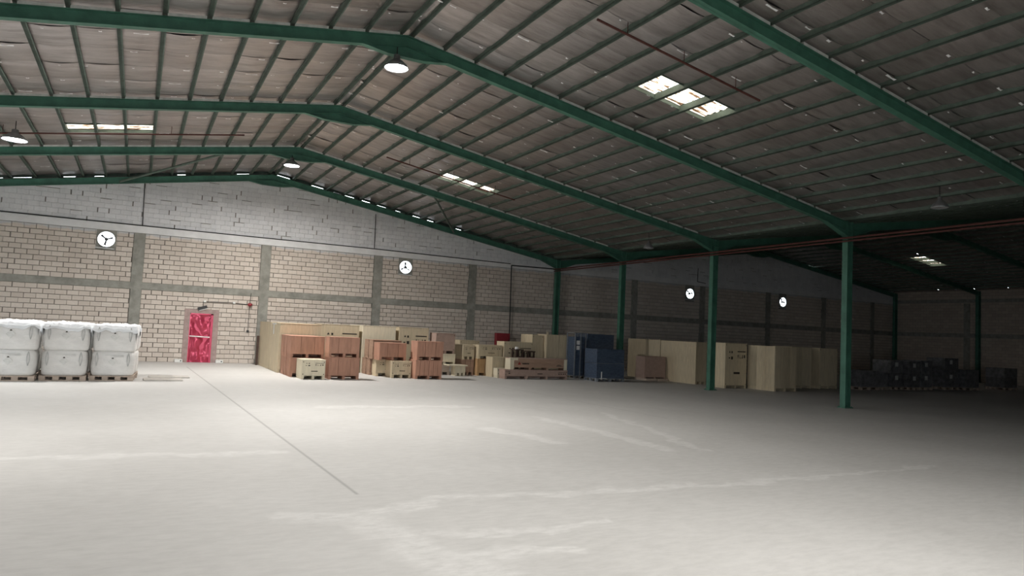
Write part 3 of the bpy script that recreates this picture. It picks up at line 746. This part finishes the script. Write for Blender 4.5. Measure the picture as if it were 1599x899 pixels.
# middle block
crate('wooden_crate', 'cream stencilled crate on the floor beside the many-planked red-brown crate', 8.55, 9.32, 25.44, 26.2, 0, .64, 'cream', G, marks=True, planks=1, bolts=True)
crate('wooden_crate', 'cream crate tucked behind the stencilled one under the brown crate', 8.2, 9.1, 26.27, 26.8, 0, .64, 'cream', G, marks=True, planks=1)
crate('wooden_crate', 'red-brown crate bridging the two cream crates', 8.12, 9.18, 25.7, 26.42, .64, 1.3, 'brown', G)
for y0, y1, row in ((26.84, 27.3, 'first'), (27.36, 27.9, 'second')):
    crate('wooden_crate', 'brown crate on the floor, %s behind the tucked cream crate' % row, 8.12, 9.2, y0, y1, 0, .64, 'brown2', G)
for y0, y1, row in ((26.5, 27.02, 'first'), (27.08, 27.6, 'second')):
    crate('wooden_crate', 'brown crate of the upper layer, %s behind the bridging crate' % row, 8.1, 9.25, y0, y1, .64, 1.38, 'brown2', G)
crate('wooden_crate', 'red-brown crate of many narrow planks on the floor in the middle block', 9.35, 10.42, 25.06, 25.84, 0, .71, 'brown', G, planks=6)
crate('wooden_crate', 'dark red-brown crate on top of the many-planked one', 9.4, 10.46, 25.1, 25.82, .71, 1.42, 'brown', G)
# right block, a jumble
crate('wooden_crate', 'low plain crate at floor level below the pinkish crate', 11.05, 11.75, 27.45, 28.2, 0, .43, 'pine', G, planks=1)
crate('wooden_crate', 'flat cream crate between the low plain crate and the pinkish one', 11.0, 11.98, 27.42, 28.22, .43, .88, 'creampale', G, planks=1)
crate('wooden_crate', 'pinkish board crate raised on the flat cream crate', 11.1, 11.97, 27.5, 28.2, .88, 1.74, 'pinkbox', G, planks=1, bolts=True)
crate('wooden_crate', 'small pale crate on the floor under the loose board', 11.8, 12.26, 26.95, 27.4, 0, .42, 'creampale', G, planks=1)
o = MB().box(11.45, 12.29, 26.8, 27.38, .42, .46).build('loose_board', M['creampale']); recenter(o); tag(o, 'pale loose board lying on a small pale crate', 'board')
crate('wooden_crate', 'brown pine crate holding up the square cream crate', 12.32, 12.9, 27.5, 28.4, 0, .67, 'brown2', G, planks=3)
crate('wooden_crate', 'square cream crate with pale end raised on the brown pine crate', 12.34, 12.88, 27.48, 28.44, .67, 1.29, 'cream', G, planks=1, marks=True)
crate('wooden_crate', 'cream crate at the back, only its top showing over the others', 12.86, 13.82, 29.0, 29.8, 0, 1.46, 'cream', G, planks=1, bolts=True)
crate('wooden_crate', 'orange tan plywood crate with dark knots on the floor', 12.96, 13.74, 27.28, 28.1, 0, .72, 'tan', G, planks=1)
crate('wooden_crate', 'plain cream crate hidden beside the tan plywood crate', 13.78, 14.1, 27.3, 28.1, 0, .72, 'cream', G, planks=1)
crate('wooden_crate', 'cream stencilled crate lying across the tan plywood crate', 12.97, 14.1, 27.24, 27.85, .72, 1.32, 'cream', G, planks=1, marks=True)
crate('wooden_crate', 'upright pale cream crate in front of the tan plywood crate', 13.32, 14.05, 26.57, 27.2, 0, .84, 'cream', G, planks=1)
crate('wooden_crate', 'small cream crate squeezed in beside the long low crate', 13.36, 13.85, 26.16, 26.52, 0, .4, 'creampale', G, planks=1, bolts=True)
lc = crate('long_crate', 'long low pinkish crate with stencils on the floor', 13.41, 16.44, 25.58, 26.1, 0, .39, 'pinkbox', G, planks=1, bolts=True)
def flat_marks(root, rects, mat, y):
    mb = MB()
    for a, b, c, d in rects: mb.box(a, b, y-.004, y, c, d)
    o = mb.build('stencil_marks', mat, root); o['kind'] = 'stuff'; return o
flat_marks(lc, [(13.52, 13.58, .29, .31), (13.6, 13.65, .28, .31), (13.58, 13.66, .21, .25), (14.95, 15.2, .21, .245), (15.98, 16.36, .285, .3), (15.98, 16.05, .21, .25), (16.09, 16.15, .21, .25), (16.2, 16.26, .21, .25), (16.3, 16.35, .21, .25)], M['ink'], 25.58)
# long brown crate in a cream frame with a red triangle mark
x0, x1, y0, y1, z0, z1 = 13.66, 16.42, 25.62, 26.08, .39, .87
lb = thing('long_crate', 'long brown crate with a red triangle mark, framed in cream battens, on the low crate', 'crate', ((x0+x1)/2, (y0+y1)/2, z0), G)
MB().box(x0+.02, x1-.02, y0+.02, y1-.02, z0+.09, z1-.03).build('body', M['brown2'], lb)
for i in range(4):
    c = x0+.1+(x1-x0-.2)*i/3; MB().box(c-.05, c+.05, y0+.02, y1-.02, z0, z0+.09).build('skid', M['brown2'], lb)
for z_a, z_b in ((z0+.09, z0+.27), (z0+.275, z1-.03)): MB().bevel_box(x0+.18, x1-.15, y0+.006, y0+.022, z_a, z_b, .003).build('front_plank', M['brown2'], lb)
MB().box(x0, x0+.18, y0, y0+.03, z0, z1-.03).build('batten', M['creampale'], lb); MB().box(x1-.15, x1, y0, y0+.03, z0, z1-.03).build('batten', M['creampale'], lb)
MB().box(x0, x0+.02, y0+.03, y1, z0, z1-.03).build('side_panel', M['creampale'], lb)
MB().box(x1-.02, x1, y0+.03, y1, z0, z1-.03).build('side_panel', M['creampale'], lb)
MB().bevel_box(x0-.005, x1+.005, y0-.005, y1, z1-.03, z1, .004).build('lid', M['pinkbox'], lb)
MB().box(x0-.01, x0+.36, y0-.012, y0+.05, z1-.1, z1+.006).build('corner_cap', M['creampale'], lb)
mb = MB(); mb.prism_y([(14.02, .59), (14.17, .59), (14.095, .72)], y0-.002, y0+.007); mb.build('triangle_mark', M['redink'], lb)
mb = MB()
for i in range(6): mb.box(14.24+.055*i, 14.28+.055*i, y0-.002, y0+.007, .61, .66)
o = mb.build('stencil_marks', M['ink'], lb); o['kind'] = 'stuff'
flat_marks(lb, [(15.9, 16.15, .56, .585), (15.95, 16.1, .6, .62)], M['ink'], y0+.006)
crate('wooden_crate', 'cream crate with a pale corner behind the long brown crate', 14.16, 15.6, 27.2, 27.9, 0, 1.5, 'cream', G, planks=1, bolts=True, marks=True)
# dark wooden stands in front of that crate
for x, wd, h, lb2 in ((14.42, .34, 1.2, 'open dark wooden stand with a small white carton on it'), (14.98, .36, 1.14, 'open dark wooden stand with a bare top behind the long brown crate')):
    r = thing('wooden_stand', lb2, 'stand', (x+wd/2, 26.75, 0), 'dark wooden stands')
    for px in (x, x+wd-.06):
        for py in (26.55, 26.9): MB().box(px, px+.06, py, py+.06, 0, h-.05).build('leg', M['darkwood'], r)
    MB().box(x-.02, x+wd+.02, 26.53, 26.98, h-.05, h).build('top', M['darkwood'], r)
    MB().box(x+.06, x+wd-.06, 26.57, 26.6, .82, .9).build('rail', M['darkwood'], r)
o = MB().bevel_box(14.44, 14.56, 26.6, 26.72, 1.2, 1.3, .02).build('white_carton', M['paper']); recenter(o); tag(o, 'small white carton standing on a dark wooden stand', 'carton')
bxw = thing('wall_cabinet', 'dark red metal cabinet fixed to the block wall above the crates', 'cabinet', (17.0, YB-.12, 1.02))
MB().bevel_box(16.58, 17.38, YB-.24, YB-.02, 1.02, 1.84, .01).build('body', M['darkred'], bxw)
dd = MB().box(16.63, 17.33, YB-.25, YB-.24, 1.07, 1.79).build('cabinet_door', M['darkred'], bxw); MB().box(.27, .3, -.15, -.13, .35, .5).build('handle', M['fanblack'], dd, local=True)
tc = crate('tall_crate', 'tall olive cream crate behind the jumble, half hidden', 16.31, 17.2, 28.5, 29.6, 0, 1.86, 'cream', G, planks=1)
tc = crate('tall_crate', 'tall cream crate of two wide boards beside the steel cage', 16.24, 17.63, 27.16, 27.9, 0, 1.89, 'cream', G, planks=2)
MB().box(16.26, 16.34, 27.12, 27.155, .1, 2.02).build('batten', M['cream'], tc)
crate('tall_crate', 'tall greyish cream crate between the jumble and the two-board crate', 15.62, 16.2, 27.3, 28.0, 0, 1.84, 'cream', G, planks=1, bolts=True)
# steel cage with blue film
x0, x1, y0, y1 = 17.24, 17.84, 26.3, 27.0
r = thing('steel_cage', 'narrow grey steel cage of blue wrapped goods with two paper notices', 'cage', ((x0+x1)/2, (y0+y1)/2, 0))
MB().bevel_box(x0+.05, x1-.05, y0+.05, y1-.05, .12, 1.85, .02).build('wrapped_load', M['bluewrap'], r)
for px in (x0, x0+.3, x1-.04):
    for py in (y0, y1-.04):
        if px == x0+.3 and py != y0: continue
        MB().box(px, px+.04, py, py+.04, 0, 2.03).build('post', M['steel'], r)
for z in (.1, 2.0): mb = MB(); mb.box(x0, x1, y0, y0+.03, z, z+.03); mb.box(x0, x1, y1-.03, y1, z, z+.03); mb.box(x0, x0+.03, y0, y1, z, z+.03); mb.box(x1-.03, x1, y0, y1, z, z+.03); mb.build('rail', M['steel'], r)
for i in range(5): MB().tube((x0, y0+.015, 1.88-.03*0+.0+i*.025), (x1, y0+.015, 1.88+i*.025), .004, 5).build('wire', M['steel'], r)
for z in (1.5, 1.27): MB().box(x0+.08, x0+.25, y0-.004, y0+.0, z, z+.18).build('paper_notice', M['paper'], r)
# blue wrapped pallets
def lumpy_box(x0, x1, y0, y1, z0, z1, amp, seed, n=10):
    mb = MB()
    def face(o, u, v, nu, nv, nrm):
        b = len(mb.v)
        for j in range(nv+1):
            for i in range(nu+1):
                p = Vector(o)+Vector(u)*(i/nu)+Vector(v)*(j/nv); e = min(i, nu-i, j, nv-j)
                d = amp*(noise.noise(p*3.3+Vector((seed, 0, 0)))+.5*noise.noise(p*9+Vector((0, seed, 0))))*(1 if e else .15)
                mb.v.append(tuple(p+Vector(nrm)*d))
        for j in range(nv):
            for i in range(nu): a = b+j*(nu+1)+i; mb.f.append((a, a+1, a+nu+2, a+nu+1))
    dx, dy, dz = x1-x0, y1-y0, z1-z0
    face((x0,y0,z0), (dx,0,0), (0,0,dz), n, n, (0,-1,0)); face((x1,y1,z0), (-dx,0,0), (0,0,dz), n, n, (0,1,0))
    face((x0,y1,z0), (0,-dy,0), (0,0,dz), n, n, (-1,0,0)); face((x1,y0,z0), (0,dy,0), (0,0,dz), n, n, (1,0,0))
    face((x0,y0,z1), (dx,0,0), (0,dy,0), n, n, (0,0,1)); face((x0,y1,z0), (dx,0,0), (0,-dy,0), n, n, (0,0,-1))
    return mb
def pallet_parts(r, x0, x1, y0, y1, z0, mat, h=.14):
    n = 5; wd = (x1-x0)
    for i in range(3):
        c = x0+.05+(wd-.1)*i/2
        for cy in (y0+.06, (y0+y1)/2, y1-.06): MB().box(c-.05, c+.05, cy-.06, cy+.06, z0+.02, z0+h-.025).build('spacer_block', mat, r)
        MB().box(c-.05, c+.05, y0, y1, z0, z0+.02).build('bottom_board', mat, r)
    for i in range(n):
        a = y0+(y1-y0)*i/n; MB().box(x0, x1, a+.008, a+(y1-y0)/n-.008, z0+h-.025, z0+h).build('deck_board', mat, r)
GB = 'blue wrapped pallets'
r = thing('wrapped_pallet', 'two-tier pallet load in wrinkled blue film between the steel cage and the columns', 'pallet load', (18.02, 25.1, 0), GB)
pallet_parts(r, 17.29, 18.76, 24.64, 25.6, 0, M['steel'])
lumpy_box(17.31, 18.74, 24.66, 25.58, .14, .76, .02, 3).build('lower_load', M['bluewrap'], r, smooth=True)
lumpy_box(17.3, 18.72, 24.66, 25.58, .78, 1.38, .025, 8).build('upper_load', M['bluewrap'], r, smooth=True)
MB().box(17.34, 18.7, 24.68, 25.56, .75, .79).build('slip_sheet', M['steel'], r)
mb = MB(); mb.box(17.52, 17.56, 24.62, 24.635, .1, .42); mb.box(17.44, 17.8, 24.62, 24.635, .13, .15); mb.build('white_strap', M['paper'], r)
r = thing('wrapped_pallet', 'taller blue wrapped load behind the wrinkled blue pallet', 'pallet load', (18.85, 27.1, 0), GB)
pallet_parts(r, 18.1, 19.6, 26.6, 27.6, 0, M['pine'])
lumpy_box(18.12, 19.58, 26.62, 27.58, .14, 2.0, .03, 5, 12).build('load', M['bluewrap'], r, smooth=True)
# crates beyond the columns
GF = 'tall crates in the far bay'
crate('wooden_crate', 'pinkish square crate standing on loose boards beyond the columns', 20.57, 21.8, 25.54, 26.2, .1, 1.1, 'pinkbox', GF, planks=1, skid=.06)
for i, (a, b, lb2) in enumerate(((20.6, 21.2, 'flat loose board under the pinkish crate, edge away from the tall crates'), (21.22, 21.78, 'flat loose board under the pinkish crate, edge against the tall crates'))):
    o = MB().box(a, b, 25.4-.06*i, 26.3, 0, .1).build('loose_board', M['pine']); recenter(o); tag(o, lb2, 'board')
crate('tall_crate', 'tall plywood crate end-on beyond the columns, beside the pinkish crate, nearer the aisle', 21.86, 22.5, 23.63, 26.0, 0, 1.86, 'cream', GF, planks=1)
crate('tall_crate', 'tall plywood crate end-on beyond the columns, behind the pinkish crate', 21.86, 22.5, 26.05, 28.5, 0, 1.88, 'cream', GF, planks=1)
crate('tall_crate', 'tall cream crate with stencils just beyond the third column', 21.78, 23.02, 21.8, 22.5, 0, 1.89, 'cream', GF, planks=1, marks=True, bolts=True)
crate('tall_crate', 'tall crate of three boards next to the stencilled one beyond the columns', 23.18, 24.46, 20.44, 21.9, 0, 1.84, 'cream', GF, planks=3)
crate('tall_crate', 'last tall crate of the row beyond the columns, set farther back', 27.5, 28.72, 21.71, 22.94, 0, 1.85, 'cream', GF, planks=2, bolts=True)
crate('tall_crate', 'tall two-board crate between the last two tall crates beyond the columns', 25.9, 27.2, 21.9, 23.0, 0, 1.85, 'cream', GF, planks=2)
# dim wrapped loads far right
GD = 'dark wrapped loads in the far bay'
spots = [(29.7, 1.3, .9, 1), (31.1, .75, .8, 1), (32.2, .95, 1.42, 2), (33.3, .9, 1.4, 2), (34.4, .95, 1.45, 2), (36.6, 1.2, 1.62, 2), (38.0, 1.3, 1.05, 1), (41.9, 1.3, 1.2, 2)]
for i, (x, wd, h, tiers) in enumerate(spots):
    lbl = ['low dark wrapped load next to the last tall crate', 'small low dark load between its taller neighbours in the far bay', 'two-tier dark wrapped load with a painted highlight, first of three side by side',
           'two-tier dark wrapped load with a painted highlight, middle of three side by side', 'two-tier dark wrapped load with a painted highlight, last of three side by side',
           'tallest dark wrapped load in the far bay', 'wide low dark wrapped load beside the tallest one', 'lone dark wrapped load near the far side wall'][i]
    r = thing('wrapped_pallet', lbl, 'pallet load', (x+wd/2, 21.7, 0), GD); y0 = 21.2+.1*(i % 3)
    pallet_parts(r, x, x+wd, y0, y0+1.0, 0, M['pine'])
    for t in range(tiers):
        za, zb = .14+(h-.14)*t/tiers, .14+(h-.14)*(t+1)/tiers
        lumpy_box(x+.02, x+wd-.02, y0+.02, y0+.98, za+.01*t, zb, .03, i*3+t, 8).build('load', M['blackwrap'], r, smooth=True)
        if i in (2, 3, 4, 5): MB().box(x+wd*.3, x+wd*.3+.22, y0-.03, y0-.02, zb-.3, zb-.1).build('painted_highlight', M['greyink_highlight'], r)  # pale patches painted on as highlights of the wrapping film

# ================================================================ BULK BAGS
def make_bag(r, w2, d2, h, seed, zb, top):
    mb = MB(); NA, NZ = 44, 16
    for j in range(NZ+1):
        t = j/NZ; z = zb+h*t
        bul = 1+.035*math.sin(math.pi*min(1, t*1.05)) - .10*max(0, (t-.86)/.14)**2 - .05*max(0, (.1-t)/.1)**2
        for i in range(NA):
            a = 2*math.pi*i/NA; c, s = math.cos(a), math.sin(a); e = .32
            x = w2*math.copysign(abs(c)**e, c)*bul; y = d2*math.copysign(abs(s)**e, s)*bul
            nz = .032*noise.noise(Vector((x*2.2+seed, y*2.2, z*3.5)))+.014*noise.noise(Vector((x*6, y*6+seed, z*6)))
            mb.v.append((x*(1+nz), y*(1+nz), z))
    for j in range(NZ):
        for i in range(NA): i2 = (i+1) % NA; mb.f.append((j*NA+i, j*NA+i2, (j+1)*NA+i2, (j+1)*NA+i))
    mb.f.append(tuple(range(NA-1, -1, -1))); mb.f.append(tuple(range(NZ*NA, (NZ+1)*NA)))
    body = mb.build('body', M['bag'], r, local=True, smooth=True)
    for sx in (-1, 1):                                    # lifting straps looped down the front corners
        mb = MB(); x = sx*w2*.74; pts = []
        for j in range(9):
            t = j/8; zz = zb+h*(.95-.55*t); pts.append((x+.035*math.sin(math.pi*t)*sx, -d2*1.055-.004, zz))
        for j in range(9):
            t = j/8; zz = zb+h*(.40+.55*t); pts.append((x-.03*math.sin(math.pi*t)*sx, -d2*1.055-.004, zz))
        mb.path(pts, .011, 6); mb.build('lifting_strap', M['strap'], r, local=True)
    pm_ = MB(); f = -d2*1.055-.004                          # printed diamond and caption lines
    pm_.box(-.2, .26, f, f+.02, zb+h*.84, zb+h*.86); pm_.box(.02, .28, f, f+.02, zb+h*.79, zb+h*.80)
    pm_.prism_y([(-.0, zb+h*.74), (.11, zb+h*.58), (0, zb+h*.42), (-.11, zb+h*.58)], f, f+.02)
    pm_.build('print', M['greyink_highlight'], r, local=True)
    q = MB(); q.prism_y([(-.03, zb+h*.70), (.03, zb+h*.70), (.012, zb+h*.745), (-.012, zb+h*.745)], f-.004, f+.01); q.build('print_emblem', M['ink'], r, local=True)
    if top:                                               # crumpled plastic cover
        mb = MB(); n = 30
        for j in range(n+1):
            for i in range(n+1):
                u, v = 2*i/n-1, 2*j/n-1; x, y = max(-1, min(1, u*1.08))*w2*1.055, max(-1, min(1, v*1.06))*d2*1.09
                edge = max(abs(u), abs(v)); z = zb+h*.985+.045*(1-edge**4)
                cr = noise.noise(Vector((x*3.5+seed, y*3.5, 0)))+.6*noise.noise(Vector((x*9, y*9+seed, 2)))+.4*noise.noise(Vector((x*18, y*18, seed)))
                z += .055*abs(cr)*(1 if edge < .9 else .4)
                if edge > .86:
                    dr_ = (.26 if abs(u) > abs(v) else .13)*(1+.8*noise.noise(Vector((x*5, y*5, seed+3)))); z -= dr_*(edge-.86)/.14
                mb.v.append((x, y, z))
        for j in range(n):
            for i in range(n): a = j*(n+1)+i; mb.f.append((a, a+1, a+n+2, a+n+1))
        mb.build('plastic_cover', M['film'], r, local=True)
stacks = [(-2.95, 23.42, 0, ''), (-1.7, 23.62, 0, ''), (-.5, 23.74, -.05, ''), (-.42, 24.95, -.02, ''), (-1.66, 24.9, 0, ''), (-2.95, 24.85, 0, '')]
LBB = [('lower white bulk bag of the stack farthest from the red door', 'upper white bulk bag of the stack farthest from the red door', 'pallet under the bag stack farthest from the red door'),
       ('lower white bulk bag of the middle stack, printed with a small diamond', 'upper white bulk bag of the middle stack under crumpled film', 'pallet under the middle bag stack'),
       ('lower white bulk bag of the front stack nearest the red door', 'upper white bulk bag of the front stack nearest the red door', 'pallet under the front bag stack nearest the red door'),
       ('lower white bulk bag hidden behind the front stack nearest the red door', 'upper white bulk bag behind the front stack nearest the red door', 'pallet behind the front bag stack nearest the red door'),
       ('lower white bulk bag hidden behind the middle stack', 'upper white bulk bag behind the middle stack', 'pallet behind the middle bag stack'),
       ('lower white bulk bag behind the stack farthest from the red door', 'upper white bulk bag behind the stack farthest from the red door', 'pallet behind the bag stack farthest from the red door')]
for i, (x, y, rz, _) in enumerate(stacks):
    pr = thing('pallet', LBB[i][2], 'pallet', (x, y, 0), 'pallets under the bags', rz); w2 = .555 if i else .62
    # boards built in the pallet's own space
    for k in range(4):
        c = -w2+.075+(2*w2-.15)*k/3
        for cy in (-.47, 0, .47): MB().box(c-.075, c+.075, cy-.07, cy+.07, .03, .115).build('spacer_block', M['pine'], pr, local=True)
    for cy in (-.47, 0, .47): MB().box(-w2, w2, cy-.07, cy+.07, 0, .03).build('bottom_board', M['pine'], pr, local=True)
    for k in range(6):
        a = -.54+1.08*k/6; MB().box(-w2, w2, a+.01, a+.17, .115, .14).build('deck_board', M['pine'], pr, local=True)
    b1 = thing('bulk_bag', LBB[i][0], 'bag', (x, y, .14), 'white bulk bags', rz); make_bag(b1, w2-.02, .5, .70, i*3.1, 0, False)
    b2 = thing('bulk_bag', LBB[i][1], 'bag', (x+.01, y+.01, .84), 'white bulk bags', rz); make_bag(b2, w2-.015, .5, .72, i*5.7+2, 0, True)
for i, (a, b, c, d, lb2) in enumerate(((.3, 1.35, 23.3, 24.2, 'flat grey board lying on the floor beside the bags'), (.45, 1.6, 24.4, 25.2, 'flat pale board lying on the floor between the bags and the red door'))):
    o = MB().box(a, b, c, d, 0, .03).build('loose_board', M['palecard']); recenter(o); tag(o, lb2, 'board')
